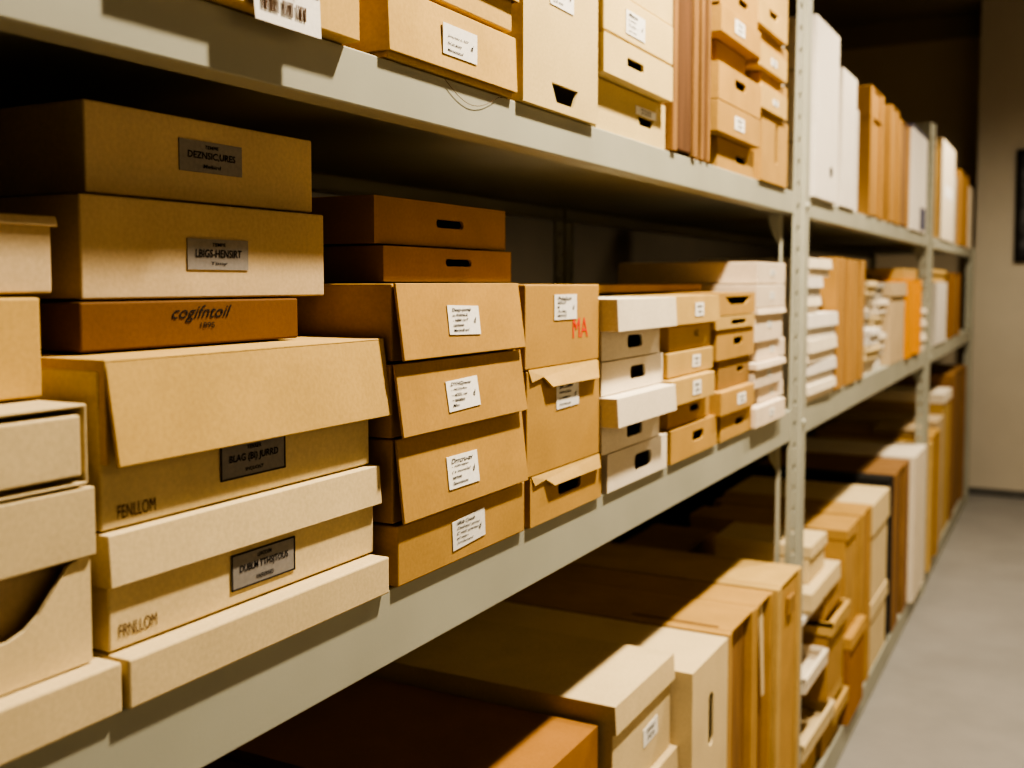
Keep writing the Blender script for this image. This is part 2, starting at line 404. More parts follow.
abox('flat brown box with dark script lettering, squeezed between the tan lid and the beige boxes', .512, .752, 1.2505, 1.2870, -.06, BROWN, D=.28, name='flat_box', group=G,
     text=([('cogifntoil', .632, 1.2755, .0135, .066, .45), ('1895', .637, 1.2660, .0045, .016, .1)], INK))
abox('wide beige box with plain grey label, above the brown script box', .518, .797, 1.2880, 1.3650, -.065, BEIGE, D=.28, group=G,
     tag=[('grey', .621, .691, 1.311, 1.336, ('TEMPE', 'LBIGS-HENSIRT', 'Timy'))])
abox('topmost beige box with plain grey label, its front panel set inside a rim', .532, .793, 1.3665, 1.4345, -.075, BEIGE, D=.28, group=G, sleeve=.0,
     tag=[('grey', .624, .696, 1.391, 1.4165, ('TEMPIE', 'DEZNSIC,URES', 'Melbird'))])

G = 'kraft boxes with white labels on the middle shelf'
abox('kraft box with a tilted handwritten white label, bottom of its stack on the shelf', .802, 1.061, M0, 1.071, X, KRAFT, D=.36, group=G, tag=[('note', .900, .966, 1.0265, 1.0565, NOTE['d'], .06)])
abox('kraft box with flared front flap, second from the bottom in the white-label stack', .800, 1.055, 1.072, 1.153, X - .002, KRAFT, D=.36, group=G, flap=.009, tag=[('note', .883, .943, 1.091, 1.124, NOTE['c'], 0)])
abox('kraft box with flared front flap, third from the bottom in the white-label stack', .798, 1.051, 1.154, 1.224, X - .002, KRAFT, D=.36, group=G, flap=.010, tag=[('note', .882, .944, 1.171, 1.202, NOTE['b'], .03)])
abox('kraft box with flared flap and white label, just under the two brown slotted boxes', .800, 1.046, 1.226, 1.300, X - .004, KRAFT, D=.36, group=G, flap=.010, tag=[('note', .885, .946, 1.247, 1.277, NOTE['a'], -.03)])
def slots(y0, y1, zc, w=.055, h=.011, fy=.56): return [slot(w, h, y0 + (y1 - y0) * fy, zc)]
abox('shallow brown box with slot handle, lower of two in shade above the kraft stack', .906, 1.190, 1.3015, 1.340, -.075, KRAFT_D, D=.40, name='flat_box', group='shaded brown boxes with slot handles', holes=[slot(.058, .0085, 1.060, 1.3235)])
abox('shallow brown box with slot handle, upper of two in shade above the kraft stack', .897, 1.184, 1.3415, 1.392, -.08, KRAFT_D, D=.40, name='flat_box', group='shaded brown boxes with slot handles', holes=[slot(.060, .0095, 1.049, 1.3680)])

G = 'tall kraft cartons stacked beside the cream boxes'
r = abox('short kraft carton with a wide handle hole and torn lid strip, standing on the shelf', 1.073, 1.283, M0, 1.071, X, KRAFT, D=.36, name='carton', group=G, holes=[slot(.066, .020, 1.1825, 1.0475, r=.007)])
lip(r, .206, .059, .016, .007, KRAFT_P)
r = abox('tall kraft carton with white label under a folded strip, middle of its stack', 1.064, 1.276, 1.072, 1.198, X, KRAFT, D=.36, name='carton', group=G, tag=[('note', 1.142, 1.207, 1.1455, 1.1775, NOTE['f'], .02)])
lip(r, .206, .126, .022, .008, KRAFT_P)
abox('kraft carton with red marker writing beside a white label, top of its stack', 1.060, 1.273, 1.199, 1.299, X, KRAFT, D=.36, name='carton', group=G, tag=[('note', 1.136, 1.200, 1.255, 1.286, NOTE['e'], 0)],
     text=([('MA', 1.212, 1.2435, .025, .046, .0)], REDINK))

G = 'small off-white boxes with handle holes'
H5 = lambda yc, zc: [trap(.050, .044, .016, yc, zc)]
abox('off-white box with wide handle hole, lowest of its stack on the shelf', 1.302, 1.540, M0, 1.066, X, WHITE, D=.30, group=G, holes=[slot(.066, .024, 1.437, 1.039, r=.009)])
abox('off-white box with handle hole shaded by its overhanging lid, second from the shelf', 1.336, 1.578, 1.067, 1.146, .030, WHITE, D=.335, group=G, lid=.040, over=.024, holes=[slot(.062, .018, 1.466, 1.089, r=.005)])
abox('off-white box with handle hole, third from the bottom of the off-white stack', 1.280, 1.518, 1.1475, 1.1935, X, WHITE, D=.30, group=G, holes=[slot(.060, .019, 1.415, 1.172, r=.006)])
abox('off-white box with handle hole under a broad overhanging lid, top of its stack', 1.334, 1.576, 1.1945, 1.279, .030, WHITE, D=.335, group=G, lid=.044, over=.024, holes=[slot(.060, .018, 1.466, 1.217, r=.006)])

G = 'small tan boxes in the middle of the middle shelf'
abox('orange-tan box with handle hole, lowest of its stack beside the off-white stack', 1.556, 1.800, M0, 1.066, X, KRAFT, D=.30, group=G, holes=[slot(.056, .017, 1.693, 1.043, r=.005)])
abox('shaded orange-tan box with small handle hole, second up from the shelf in its stack', 1.540, 1.754, 1.067, 1.1055, X - .008, KRAFT, D=.29, group=G, holes=[slot(.045, .011, 1.672, 1.089, r=.004)])
abox('pale tan box with white tag, third up in its stack beside the off-white stack', 1.558, 1.784, 1.1065, 1.149, X + .012, KRAFT_P, D=.30, group=G, tag=[('tiny', 1.662, 1.704, 1.117, 1.140, NOTE['t'])])
abox('pale tan box with white tag, fourth up in its stack beside the off-white stack', 1.540, 1.772, 1.150, 1.190, X, KRAFT_P, D=.30, group=G, tag=[('tiny', 1.658, 1.698, 1.160, 1.180, NOTE['t'])])
abox('pale tan box with tiny dark mark, just under the topmost box of its tan stack', 1.545, 1.758, 1.191, 1.231, X - .006, KRAFT_P, D=.30, group=G, text=([('NZ', 1.676, 1.216, .010, .022, 0)], INK))
abox('topmost pale tan lidded box with a white tag, beside the off-white lid', 1.556, 1.803, 1.232, 1.280, X + .01, KRAFT_P, D=.31, group=G, lid=.046, tag=[('tiny', 1.664, 1.708, 1.246, 1.268, NOTE['t'])])

G = 'small kraft drawers boxes left of the pinkish white stack'
abox('kraft box with pale handle hole, lowest of its stack left of the pinkish white boxes', 1.818, 2.032, M0, 1.061, X, KRAFT, D=.30, group=G, holes=[slot(.050, .013, 1.940, 1.038, r=.005)])
abox('kraft box with white tag jutting forward, second up left of the pinkish white boxes', 1.822, 2.045, 1.062, 1.106, X + .010, KRAFT, D=.30, group=G, tag=[('tiny', 1.925, 1.980, 1.074, 1.094, NOTE['t'])])
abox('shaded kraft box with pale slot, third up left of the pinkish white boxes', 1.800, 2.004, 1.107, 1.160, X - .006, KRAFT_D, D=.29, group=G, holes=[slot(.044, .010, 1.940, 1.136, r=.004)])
abox('kraft box with dark handle hole, fourth up left of the pinkish white boxes', 1.790, 2.036, 1.161, 1.216, X, KRAFT, D=.30, group=G, holes=[slot(.058, .014, 1.925, 1.192, r=.005)])
abox('thin kraft box with long slot, second from top, left of the pinkish white boxes', 1.788, 2.040, 1.217, 1.241, X + .004, KRAFT_P, D=.30, name='flat_box', group=G, holes=[slot(.10, .009, 1.93, 1.2285, r=.004)])
abox('kraft box with scooped dark opening, top of its stack left of the pinkish white boxes', 1.800, 2.040, 1.242, 1.283, X + .004, KRAFT, D=.30, group=G, holes=[trap(.17, .10, .014, 1.925, 1.268)])

G = 'pinkish white boxes beside the first upright'
zz = [(M0, 1.053, .010, 2.060, 2.300), (1.054, 1.088, -.006, 2.075, 2.278), (1.089, 1.140, .008, 2.056, 2.292), (1.141, 1.180, -.006, 2.062, 2.288), (1.181, 1.249, .006, 2.058, 2.286), (1.250, 1.297, .004, 2.055, 2.283)]
nm = ['lowest', 'second from the bottom, slightly recessed,', 'third from the bottom', 'fourth from the bottom, in shade,', 'tallest', 'topmost']
for (a, b, dx, y0, y1), s in zip(zz, nm):
    kw = dict(tag=[('tiny', (y0 + y1) / 2 - .016, (y0 + y1) / 2 + .018, (a + b) / 2 - .007, (a + b) / 2 + .008, NOTE['t'])])
    abox('pinkish white box beside the first upright, %s in its stack' % s, y0, y1, a, b, X + dx, PINKISH, D=.30, group=G, lid=.012 if (b - a) > .05 else None, **kw)
abox('long flat pale box lying on the pinkish white stack, its long side in view', 2.056, 2.283, 1.2985, 1.343, X, PINKISH, D=.30, name='flat_box', group=G,
     tag=[('tiny', 2.155, 2.190, 1.315, 1.328, NOTE['t'])])
abox('flat brown box lying deep in the shelf on top of the small tan boxes', 1.31, 2.02, 1.2845, 1.2985, -.09, KRAFT_D, D=.20, name='flat_box')

# ================================================================== top shelf, near bay
T0 = 1.506
G = 'boxes at the near end of the top shelf'
r = abox('tan box with a barcode sticker over its lower edge, leftmost on the top shelf', .512, .752, T0, 1.63, .016, KRAFT_P, D=.34, group=G)
ym = .632 * KY(.016)
bm = bmesh.new()
q = [(.002, .601, 1.590), (.002, .685, 1.590), (.0045, .687, 1.4965), (.0045, .6095, 1.4965)]
vs = [bm.verts.new((a, b - ym, c - T0)) for a, b, c in q]; bm.faces.new(vs)
lab = link('barcode_label', bm, LABELW, r, solid=.0006); lab['label'] = 'white barcode sticker with a dark blue band'
bm = bmesh.new(); bbox(bm, .0038, .0044, .634 - ym, .6853 - ym, 1.5275 - T0, 1.590 - T0); link('blue_band', bm, NAVY, lab)
bm = bmesh.new(); yy = .616
rr = random.Random(3)
while yy < .666:
    wv = rr.choice((.0006, .001, .0018)); 
    bbox(bm, .0048, .0052, yy - ym, yy + wv - ym, 1.5055 - T0, 1.5165 - T0); yy += wv + rr.choice((.0008, .0014, .004 if rr.random() < .25 else .001))
link('barcode', bm, SEPIA, lab)
text_mesh([('Vlausrtle / 178', .640 - ym, 1.5225 - T0, .0042, .034, .1)], INK, lab, .0052)
abox('tan box with white handwritten label on the top shelf, above a looping thread', .791, 1.039, T0, 1.572, X, KRAFT_P, D=.36, group=G, lid=.0605, over=.002, tag=[('note', .882, .948, 1.526, 1.556, NOTE['g'], 0)])
abox('pale tan box resting on the white-labelled tan box of the top shelf', .790, 1.043, 1.578, 1.66, X + .002, KRAFT_P, D=.36, group=G, lid=.05)
abox('tall straw coloured carton with a trapezoid handle hole at its foot, on the top shelf', 1.055, 1.265, T0, 1.76, X + .002, YELLOW, D=.36, name='carton', group=G, holes=[trap(.076, .048, .022, 1.166, 1.5275)],
     tag=[('note', 1.123, 1.188, 1.629, 1.665, NOTE['h'], 0)])
G = 'straw coloured boxes stacked on the top shelf'
abox('shaded straw box with handle hole under a tag, lowest straw box on the top shelf', 1.258, 1.519, T0, 1.575, -.006, YELLOW, D=.34, group=G, holes=[trap(.062, .048, .013, 1.437, 1.5375)],
     tag=[('tiny', 1.397, 1.476, 1.5455, 1.557, NOTE['t'])])
abox('straw box with pale slot handle jutting forward, second of its stack on the top shelf', 1.283, 1.552, 1.576, 1.628, .014, YELLOW, D=.36, group=G, holes=[slot(.062, .012, 1.397, 1.603, r=.003)])
abox('straw box with square white label, third of its stack on the top shelf', 1.283, 1.552, 1.630, 1.688, .014, YELLOW, D=.36, group=G, tag=[('note', 1.358, 1.430, 1.640, 1.672, NOTE['h'], 0)])
abox('straw box at the top of its stack, cut off by the top frame edge', 1.283, 1.550, 1.690, 1.75, .010, YELLOW, D=.36, group=G)

def folio(label, y0, y1, z0, z1, X, mat, core, D=.30, name='box_file', group=None, t=.012, rec=.012, top=True, band=None, cat='box file', rz=0.):
    """upright case: two boards, a recessed spine and a top"""
    k = KY(X); y0 *= k; y1 *= k
    ym = (y0 + y1) / 2; w = y1 - y0; h = z1 - z0
    r = thing(name, label, cat, (X, ym, z0 + ZO), group, rz)
    for s in (-1, 1):
        bm = bmesh.new(); a, b = sorted((s * w / 2, s * (w / 2 - t))); bbox(bm, -D, 0, a, b, 0, h)
        link('cover_board', bm, mat, r, bev=.0018)
    bm = bmesh.new(); bbox(bm, -D + .006, -rec, -w / 2 + t + .0005, w / 2 - t - .0005, .004, h - .004); link('spine', bm, core, r, bev=.003)
    if top:
        bm = bmesh.new(); bbox(bm, -D + .004, -.002, -w / 2 + t + .0003, w / 2 - t - .0003, h - .0035, h); link('top_board', bm, mat, r)
    if band:
        for zb in band:
            bm = bmesh.new(); bbox(bm, -D * .9, .0006, -w / 2 - .0006, w / 2 + .0006, zb, zb + .004); link('tie_band', bm, mat if mat is not PAPERW else GREYB, r)
    return r
G = 'brown board folders on the top shelf'
folio('brown striped board folder, left of the two standing right of the straw boxes', 1.556, 1.675, T0, 1.80, X, WOODY, UMBER, group=G, t=.020, rec=.004)
folio('brown board folder with a dark gap on its left, beside small tan top-shelf boxes', 1.695, 1.742, T0, 1.80, X - .002, WOODY, UMBER, group=G, t=.012, rec=.004)

G = 'small tan boxes on the top shelf'
abox('small tan box with dark handle hole, lowest of its stack on the top shelf', 1.780, 2.028, T0, 1.562, -.006, KRAFT, D=.32, group=G, holes=[slot(.060, .013, 1.925, 1.533, r=.005)])
abox('small tan box with white tag, second up in its stack on the top shelf', 1.784, 2.060, 1.563, 1.618, .012, KRAFT, D=.33, group=G, tag=[('tiny', 1.885, 1.945, 1.578, 1.602, NOTE['t'])])
abox('small tan box with wide handle hole, third up in its top shelf stack', 1.784, 2.062, 1.619, 1.684, .012, KRAFT, D=.33, group=G, holes=[slot(.070, .016, 1.920, 1.660, r=.007)])
abox('small plain tan box in deep shade, between two jutting boxes of the top shelf', 1.770, 1.950, 1.685, 1.733, -.010, KRAFT, D=.31, group=G)
abox('small tan box with white tag jutting far forward under the top frame edge', 1.800, 2.058, 1.734, 1.784, .014, KRAFT, D=.33, group=G, tag=[('tiny', 1.880, 1.940, 1.748, 1.772, NOTE['t'])])
abox('small tan box cut off by the top frame edge, above the jutting tagged box', 1.785, 2.030, 1.785, 1.86, X + .004, KRAFT, D=.32, group=G, holes=[slot(.060, .013, 1.93, 1.812, r=.005)])
G = 'pale boxes by the first upright on the top shelf'
abox('tall tan box with a dark vertical slit, by the first upright on the top shelf', 2.072, 2.283, T0, 1.642, X, KRAFT, D=.32, name='carton', group=G, holes=[slot(.022, .085, 2.188, 1.588)])
abox('pale box with tiny mark, resting on the tall tan box with the slit', 2.068, 2.276, 1.643, 1.690, X + .008, KRAFT_P, D=.33, group=G, tag=[('tiny', 2.155, 2.195, 1.660, 1.672, NOTE['t'])])
abox('shaded tan box between two pale boxes by the first upright', 2.058, 2.272, 1.691, 1.722, X - .006, KRAFT, D=.31, group=G)
abox('wide pale box with dark mark, second from the top by the first upright', 2.047, 2.272, 1.723, 1.768, X + .006, KRAFT_P, D=.33, group=G, tag=[('tiny', 2.135, 2.180, 1.738, 1.752, NOTE['t'])])
abox('tan box in shade below the uppermost pale box by the first upright', 2.050, 2.272, 1.769, 1.802, X - .006, KRAFT, D=.31, group=G)
abox('uppermost pale box with handle notch by the first upright, near the top frame edge', 2.040, 2.268, 1.803, 1.852, X + .006, KRAFT_P, D=.33, group=G, holes=[trap(.075, .06, .014, 2.15, 1.838)])
abox('pale box cut by the top frame edge, highest in the pile by the first upright', 2.050, 2.27, 1.853, 1.91, X, KRAFT_P, D=.32, group=G)

# thread hanging over the front of the top beam
cu = bpy.data.curves.new('thread', 'CURVE'); cu.dimensions = '3D'; cu.bevel_depth = .00028
sp = cu.splines.new('POLY'); n = 14; sp.points.add(n - 1)
for i in range(n):
    t = i / (n - 1); sp.points[i].co = (.0022, .905 + .12 * t, 1.5035 + ZO - .020 * math.sin(math.pi * min(1, t * 1.05)) * (1 - .2 * t), 1)
to = bpy.data.objects.new('tmp', cu); C.objects.link(to); dg = bpy.context.evaluated_depsgraph_get()
me = bpy.data.meshes.new_from_object(to.evaluated_get(dg)); bpy.data.objects.remove(to)
th = bpy.data.objects.new('loose_thread', me); C.objects.link(th); me.materials.clear(); me.materials.append(SEPIA)
th['label'] = 'thin dark thread looping down over the front beam below the tan top-shelf box'; th['category'] = 'thread'

# ================================================================== top shelf, second and third bays
NEAR = False
G = 'white binders on the top shelf past the first upright'
def binder(label, y0, y1, z0, z1, X, mat, D=.30, group=None, hole=False, seam=(), name='binder', lab=None):
    """standing binder or slip case: a wrapped case with rounded spine edges, page block at the back, bands and finger hole"""
    ym = (y0 + y1) / 2; w = y1 - y0; h = z1 - z0
    r = thing(name, label, 'binder', (X, ym, z0 + ZO), group)
    bm = bmesh.new()
    bbox(bm, -D, 0, -w / 2, w / 2, 0, h, skip=('-x',))
    link('case', bm, mat, r, solid=.004, bev=.003)
    bm = bmesh.new(); bbox(bm, -D + .004, -.012, -w / 2 + .006, w / 2 - .006, .004, h - .012); link('page_block', bm, LABELW, r)
    for zb in seam:
        bm = bmesh.new(); bbox(bm, -D * .95, -.02, -w / 2 - .0008, -w / 2, zb, zb + .004); link('seam_band', bm, GREYB, r)
    if hole:
        bm = bmesh.new(); bmesh.ops.create_cone(bm, cap_ends=True, segments=16, radius1=.013, radius2=.013, depth=.003, matrix=Matrix.Translation((.0005, w * .18, .075)) @ Matrix.Rotation(math.pi / 2, 4, 'Y'))
        link('finger_hole', bm, BLACKB, r)
    if lab: put_label(r, .0002, -w * .3, w * .3, h * lab - .03, h * lab + .03, 'plain')
    return r
binder('tallest white binder, standing right behind the first upright on the top shelf', 2.562, 2.835, T0, 1.934, X + .004, PAPERW, D=.20, group=G, hole=True, seam=(.13, .30))
binder('shorter white binder standing between the tallest white one and the tan files', 2.905, 3.110, T0, 1.872, X, PAPERW, D=.24, group=G)
folio('grey-edged narrow white file in the gap right of the shorter white binder', 3.130, 3.200, T0, 1.80, X - .01, PAPERW, BLACKB, D=.24, group=G, t=.02)
G = 'tan files on the top shelf past the first upright'
folio('broad tan cloth file, first of the tan ones after the white binders', 3.345, 3.590, T0, 1.898, X, TANB, TANB, D=.26, group=G, t=.05, rec=.006, band=(.30,))
folio('tan cloth file, middle of the three standing tan ones', 3.745, 3.920, T0, 1.899, X, TANB, TANB, D=.26, group=G, t=.03, rec=.005)
folio('tan cloth file, last of the tan ones before the thin white book', 3.955, 4.21, T0, 1.88, X, TANB, WOODY, D=.26, group=G, t=.03, rec=.005)
folio('narrow dark tan file leaning in the dim gap between two tan files', 3.62, 3.72, T0, 1.87, X - .02, WOODY, TANB, D=.24, group=G, t=.02, rec=.005)
b = binder('white book with bluish foot and dark top, just before the second upright', 4.28, 4.72, T0, 1.892, X, PAPERW, D=.24)
bm = bmesh.new(); bbox(bm, -.235, -.002, -.215, .215, .3865, .400); link('dark_top', bm, NAVY, b)
bm = bmesh.new(); bbox(bm, .0005, .0012, .03, .19, .01, .10); link('blue_foot_patch', bm, NAVY, b)
G = 'files in the last bay of the top shelf'
folio('thin tan file just past the second upright on the top shelf', 5.03, 5.27, T0, 1.93, X - .01, KRAFT_P, KRAFT_P, D=.2, group=G, t=.04)
binder('cream binder in the last bay of the top shelf', 5.30, 5.88, T0, 1.975, X, WHITE, D=.22, group=G, lab=.5)
binder('grey narrow binder standing between the cream binder and the last tan file', 5.92, 6.10, T0, 1.86, X - .01, GREYB, D=.22, group=G)
folio('last tan file at the far end of the top shelf', 6.20, 6.68, T0, 1.915, X, TANB, TANB, D=.22, group=G, t=.05, rec=.006)
binder('slim cream binder at the very end of the top shelf', 6.72, 6.98, T0, 1.87, X, WHITE, D=.22, group=G)

# ================================================================== middle shelf, second and third bays
G = 'white boxes past the first upright on the middle shelf'
J = [(M0, 1.052, .004, 2.535, 2.850, 'lowest'), (1.053, 1.105, .000, 2.540, 2.862, 'second from the bottom'), (1.106, 1.162, .006, 2.535, 2.855, 'third from the bottom'),
     (1.163, 1.225, .004, 2.540, 2.850, 'fourth from the bottom'), (1.226, 1.266, -.006, 2.535, 2.705, 'narrow fifth'), (1.267, 1.314, .000, 2.530, 2.690, 'narrow sixth'), (1.315, 1.360, .002, 2.555, 2.775, 'topmost slumped')]
for i, (a, b, dx, y0, y1, s) in enumerate(J):
    rt = abox('white card box, %s in the stack just past the first upright' % s, y0, y1, a, b, X + dx, PAPERW if i % 2 else WHITE, D=.28, name='card_box', group=G, lid=(b - a) * .55, rz=random.uniform(-.03, .02))
    if i == 6: rt.rotation_euler.x = 0.0
folio('broad orange-tan upright file beside the white box stack', 2.868, 2.985, M0, 1.368, X, TANB, TANB, D=.30, group='orange-tan files on the middle shelf', t=.05, rec=.004)
folio('dark brown thin upright file between two orange-tan files', 2.992, 3.030, M0, 1.362, X - .006, WOODY, DARKB, D=.30, group='orange-tan files on the middle shelf', t=.006, rec=.008)
folio('narrow orange-tan upright file, middle of the three on the middle shelf', 3.035, 3.110, M0, 1.366, X, TANB, TANB, D=.30, group='orange-tan files on the middle shelf', t=.03, rec=.004)
folio('orange-tan upright file with a dark spine groove, right of the others', 3.118, 3.300, M0, 1.366, X, TANB, DARKB, D=.30, group='orange-tan files on the middle shelf', t=.07, rec=.012)
G = 'small pale parcels on the middle shelf'
k = 0
LW = ['lowest', 'second', 'third', 'fourth', 'fifth', 'topmost']
Z = [M0, 1.058, 1.105, 1.156, 1.206, 1.262, 1.308]
for i in range(6):
    y0 = 3.37 + random.uniform(0, .03); y1 = y0 + random.uniform(.17, .21)
    abox('small parcel box, %s in the left pile beside the orange-tan files' % LW[i], y0, y1, Z[i], Z[i + 1] - .001, X + random.uniform(-.03, .01), [WHITE, CREAM, PAPERW, GREYB, WHITE, CREAM][i], D=.24, name='parcel_box', group=G, lid=.018, rz=random.uniform(-.06, .06))
Z2 = [M0, 1.075, 1.130, 1.196, 1.246, 1.302]
for i in range(5):
    y0 = 3.61 + random.uniform(0, .02); y1 = y0 + random.uniform(.17, .20)
    abox('small parcel box, %s in the right pile beside the beige carton' % LW[i], y0, y1, Z2[i], Z2[i + 1] - .001, X + random.uniform(-.03, .01), [PAPERW, WHITE, CREAM, WHITE, GREYB][i], D=.24, name='parcel_box', group=G, lid=.018, rz=random.uniform(-.05, .05))
abox('beige brown carton left of the bright orange file', 3.85, 4.20, M0, 1.303, X, BEIGE, D=.28, name='carton', lid=.05)
folio('bright orange upright file on the middle shelf before the second upright', 4.222, 4.61, M0, 1.312, X + .004, ORANGE, ORANGE, D=.28, t=.10, rec=.003)
abox('flat tan box lying on top of the bright orange file', 4.25, 4.66, 1.3125, 1.356, X - .02, KRAFT_P, D=.28, name='flat_box')
for i, (a, b) in enumerate([(M0, 1.075), (1.076, 1.135), (1.136, 1.190)]):
    abox('pale box right of the bright orange file by the second upright, %s' % ['lowest of three', 'middle of three', 'top of three'][i], 4.67, 4.85, a, b, X - .002, WHITE, D=.26, name='card_box', group='pale boxes by the second upright', lid=.02)
binder('white binder just past the second upright on the middle shelf', 5.18, 5.63, M0, 1.303, X, PAPERW, D=.24)
abox('tan box lying flat on the white binder past the second upright', 5.10, 5.66, 1.304, 1.362, X - .01, KRAFT_P, D=.26, name='flat_box', lid=.02)
folio('grey tan file beside the white binder in the last bay', 5.665, 5.85, M0, 1.345, X - .01, KRAFT_D, GREYB, D=.26, t=.03)
folio('dark orange-brown upright file in the last bay of the middle shelf', 5.870, 6.33, M0, 1.352, X, ORANGEB, WOODY, D=.28, t=.08, rec=.006)

# ================================================================== bottom shelf, near bay
B0 = .0
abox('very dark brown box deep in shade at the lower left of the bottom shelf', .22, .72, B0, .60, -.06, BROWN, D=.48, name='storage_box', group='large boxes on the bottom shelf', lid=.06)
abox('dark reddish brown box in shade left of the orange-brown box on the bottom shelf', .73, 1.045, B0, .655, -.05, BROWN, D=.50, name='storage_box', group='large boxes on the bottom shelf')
abox('orange-brown box with a lit front corner, at the bottom edge of the view', 1.052, 1.355, B0, .667, -.022, ORANGEB, D=.52, name='storage_box', group='large boxes on the bottom shelf', holes=[slot(.07, .02, 1.235, .607)])
abox('cream box showing only a lid corner, beneath the cream box with small white label', 1.372, 1.622, B0, .537, .006, CREAM, D=.50, name='storage_box', group='large boxes on the bottom shelf', lid=.06)
abox('cream lidded storage box with a small white label on its front, lower centre', 1.364, 1.618, .538, .694, .0, CREAM, D=.50, name='storage_box', group='large boxes on the bottom shelf', lid=.043, tag=[('tiny', 1.490, 1.552, .583, .612, NOTE['t'], .05)])
abox('smooth cream upright case with a tall vertical slot handle, beside the cream lidded box', 1.622, 1.825, B0, .662, .03, CREAM, D=.54, name='upright_case', group='large boxes on the bottom shelf', holes=[slot(.026, .095, 1.726, .548)])
G = 'orange-edged upright cases on the bottom shelf'
r = folio('orange-edged upright case with a slit in its top, right after the cream slot-handled case', 1.830, 2.010, B0, .664, .03, KRAFT, WOODY, D=.55, name='upright_case', group=G, t=.022, rec=.014, cat='case')
bm = bmesh.new(); bbox(bm, -.20, -.03, -.060, -.054, .6642, .6648); link('top_slit', bm, DARKB, r)
r = folio('orange-edged upright case with a pale strap down its front, middle of three', 2.014, 2.145, B0, .661, .03, KRAFT, WOODY, D=.55, name='upright_case', group=G, t=.018, rec=.016, cat='case')
bm = bmesh.new(); vs = [bm.verts.new(p) for p in ((-.012, .004, .650), (-.012, .030, .650), (-.004, .020, .46), (-.004, .004, .46))]; bm.faces.new(vs); link('strap', bm, CREAM, r, solid=.003)
r = folio('tall tan upright case directly in front of the first upright, with metal clasp', 2.150, 2.362, B0, .664, .04, KRAFT_P, KRAFT, D=.56, name='upright_case', group=G, t=.030, rec=.005, cat='case')
bm = bmesh.new(); bbox(bm, -.004, .003, -.02, .03, .585, .625); link('clasp', bm, KRAFT_D, r, bev=.002)

# ================================================================== bottom shelf, second bay: heap of trays and small boxes
G = 'heap of trays and small boxes on the bottom shelf'
def tray(label, y0, y1, z0, z1, X, mat, D=.30, rz=0., tilt=0.):
    """open shallow tray lying upside up: a shell with a rim"""
    ym = (y0 + y1) / 2; w = y1 - y0; h = z1 - z0
    r = thing('tray', label, 'tray', (X, ym, z0 + ZO), G, rz)
    bm = bmesh.new(); bbox(bm, -D, 0, -w / 2, w / 2, 0, h, skip=('+z',)); link('body', bm, mat, r, solid=.004)
    bm = bmesh.new()
    for (a0, a1, b0, b1) in ((-.008, .002, -w / 2, w / 2), (-D, -D + .008, -w / 2, w / 2), (-D, 0, -w / 2, -w / 2 + .008), (-D, 0, w / 2 - .008, w / 2)):
        bbox(bm, a0, a1, b0, b1, h - .012, h + .001)
    link('rim', bm, mat, r)
    return r
LP = [('kraft box under the heap of trays, on the bottom shelf past the first upright', 2.56, 2.84, B0, .118, -.02, KRAFT, .30, None),
      ('pale tray lying slightly askew on the lowest kraft box of the heap', 2.555, 2.90, .119, .160, .012, CREAM, .30, None),
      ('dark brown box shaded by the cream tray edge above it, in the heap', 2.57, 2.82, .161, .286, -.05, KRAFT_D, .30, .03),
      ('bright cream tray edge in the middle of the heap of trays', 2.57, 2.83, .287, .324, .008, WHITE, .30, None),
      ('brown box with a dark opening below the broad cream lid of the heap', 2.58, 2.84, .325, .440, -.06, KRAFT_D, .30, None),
      ('broad cream lid lying near the top of the heap', 2.66, 3.03, .459, .513, .0, CREAM, .30, .045),
      ('small pale box on top of the heap, beside the first upright', 2.745, 2.945, .514, .613, -.022, CREAM, .26, .03)]
for i, (lb, y0, y1, a, b, x, m, dd, ld) in enumerate(LP):
    if i in (1, 3): tray(lb, y0, y1, a, b, x, m, dd, rz=random.uniform(-.03, .03))
    else: abox(lb, y0, y1, a, b, x, m, D=dd, name='card_box', group=G, lid=ld, holes=[slot(.09, .045, 2.70, .385, r=.01)] if i == 4 else ())
abox('grey white flat box directly below the broad cream lid of the heap', 2.60, 2.862, .441, .458, -.012, PAPERW, D=.32, name='flat_box', group=G)
G2 = 'heap of trays and small boxes on the bottom shelf'
abox('tan box at the foot of the right half of the heap, on the bottom shelf', 2.87, 3.10, B0, .085, -.01, KRAFT, D=.28, name='card_box', group=G2)
tray('tan tray near the foot of the right half of the heap', 2.905, 3.11, .086, .125, .014, KRAFT_P, .28)
abox('tall tan carton in the right half of the heap, left of the low orange box', 2.865, 3.105, .161, .345, .0, KRAFT, D=.30, name='carton', group=G2)
abox('flat board box under the tan carton of the heap', 2.90, 3.10, .126, .160, .0, KRAFT_P, D=.28, name='flat_box', group=G2)
tray('tray with a bright lit edge above the tan carton of the heap', 2.86, 3.11, .346, .382, .014, KRAFT_P, .30)
abox('tan box between the bright tray edge and the upper flat lid of the heap', 2.87, 3.10, .384, .457, -.01, KRAFT, D=.29, name='card_box', group=G2)
abox('large dark carton standing in shade behind the heap of trays', 2.54, 3.02, B0, .565, -.36, KRAFT_D, D=.19, name='carton')
abox('low orange-tan box with a lit lid edge, under the tall tan carton past the heap', 3.118, 3.37, B0, .262, .018, ORANGEB, D=.45, name='low_box', lid=.035, lidmat=KRAFT)
G = 'tall cases along the far bottom shelf'
abox('tall tan carton standing on the low orange-tan box past the heap', 3.125, 3.275, .263, .578, .0, KRAFT, D=.48, name='carton', group=G, lid=.03)
folio('orange-tan tall case between the tall tan carton and the tall pale case', 3.378, 3.56, B0, .575, .0, KRAFT, TANB, D=.48, name='upright_case', group=G, t=.05, rec=.004, cat='case')
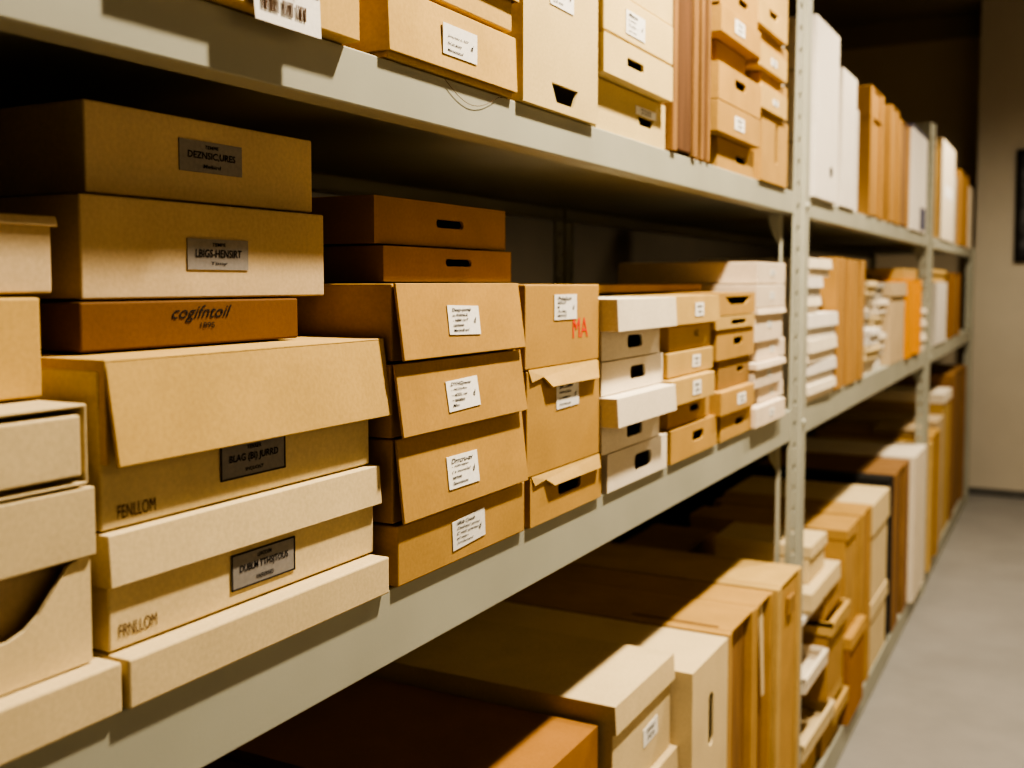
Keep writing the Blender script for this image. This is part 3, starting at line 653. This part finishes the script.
folio('narrow orange-tan file squeezed beside the tall tan carton on the low box', 3.280, 3.368, .263, .572, -.004, KRAFT, TANB, D=.44, group=G, t=.03, rec=.004)
abox('tall pale case with a crossing seam, left of the dark gap before the brown frames', 3.565, 3.93, .235, .568, .0, CREAM, D=.50, name='upright_case', group=G, lid=.10)
abox('pale cream base box beneath the tall pale case on the bottom shelf', 3.565, 3.93, B0, .234, .0, CREAM, D=.50, name='storage_box', group=G, lid=.05)
folio('black panel put in as shade of the gap between the pale case and the brown frames', 3.95, 4.045, B0, .592, -.004, BLACKB, BLACKB, D=.52, name='panel', group=G, t=.02, rec=.004, cat='panel')  # no real panel: black filler painted in for the shaded gap between the cases
folio('brown wooden frame case with dark grooved front beyond the shaded gap', 4.055, 4.445, B0, .592, .0, WOODY, DARKB, D=.52, name='upright_case', group=G, t=.14, rec=.012, cat='case')
abox('white tall case with bright top, between brown cases in the far bottom shelf', 4.47, 4.845, B0, .598, .018, WHITE, D=.52, name='upright_case', group=G, sleeve=.001)
folio('grey-fronted brown case after the white tall case on the bottom shelf', 4.985, 5.05, B0, .585, .022, KRAFT_P, GREYB, D=.50, name='upright_case', group=G, t=.02, rec=.006, cat='case')
folio('orange-brown case with lit top just past the second upright', 5.055, 5.40, B0, .600, .016, KRAFT, WOODY, D=.52, name='upright_case', group=G, t=.10, rec=.01, cat='case')
abox('beige tall box after the orange-brown case in the last bottom bay', 5.42, 5.72, B0, .630, -.002, BEIGE, D=.48, name='storage_box', group=G)
abox('tan tall box with white top lid in the last bottom bay', 5.73, 6.12, B0, .735, -.004, KRAFT_P, D=.48, name='storage_box', group=G, lid=.05, lidmat=WHITE)
folio('tallest brown case at the far end of the bottom shelf', 6.14, 6.95, B0, .80, -.002, WOODY, WOODY, D=.50, name='upright_case', group=G, t=.16, rec=.008, cat='case')
abox('brown crumpled packet lying on the orange-brown case past the second upright', 5.09, 5.38, .601, .625, -.05, BEIGE, D=.20, name='packet', cat='packet')

# ================================================================== lights
def spot(name, loc, energy, size=125, blend=.55, radius=.05, col=(1, .865, .665), aim=(0, 0, -1)):
    l = bpy.data.lights.new(name, 'SPOT'); l.energy = energy; l.spot_size = math.radians(size); l.spot_blend = blend; l.shadow_soft_size = radius; l.color = col
    o = bpy.data.objects.new(name, l); C.objects.link(o); o.location = loc
    o.rotation_euler = Vector(aim).to_track_quat('-Z', 'Y').to_euler()
spot('downlight_near', (.60, 1.40, 2.84), 290, 135, .5)
spot('downlight_middle', (.60, 3.30, 2.84), 160, 130, .6)
spot('downlight_far', (.66, 5.50, 2.84), 170, 166, 1., radius=.10)
w = bpy.data.worlds.new('World'); bpy.context.scene.world = w; w.use_nodes = True
w.node_tree.nodes['Background'].inputs[0].default_value = (1, .80, .55, 1); w.node_tree.nodes['Background'].inputs[1].default_value = .02

# ================================================================== camera
F = 1050.; P = math.radians(3.5); YAW = math.radians(28.1129)
cam = bpy.data.cameras.new('Camera'); co = bpy.data.objects.new('Camera', cam); C.objects.link(co)
co.location = (.56185, 0, 1.30012 + ZO)
co.rotation_euler = (math.radians(90) - P, 0, YAW)
cam.sensor_width = 36; cam.lens = F / 1024 * 36
cam.shift_y = (347.22 - 384) / 1024
cam.clip_start = .02
cam.dof.use_dof = True; cam.dof.focus_distance = 1.0; cam.dof.aperture_fstop = 5.0
bpy.context.scene.camera = co
s = bpy.context.scene
s.view_settings.view_transform = 'AgX'; s.view_settings.look = 'AgX - High Contrast'; s.view_settings.exposure = .14; s.view_settings.gamma = 1
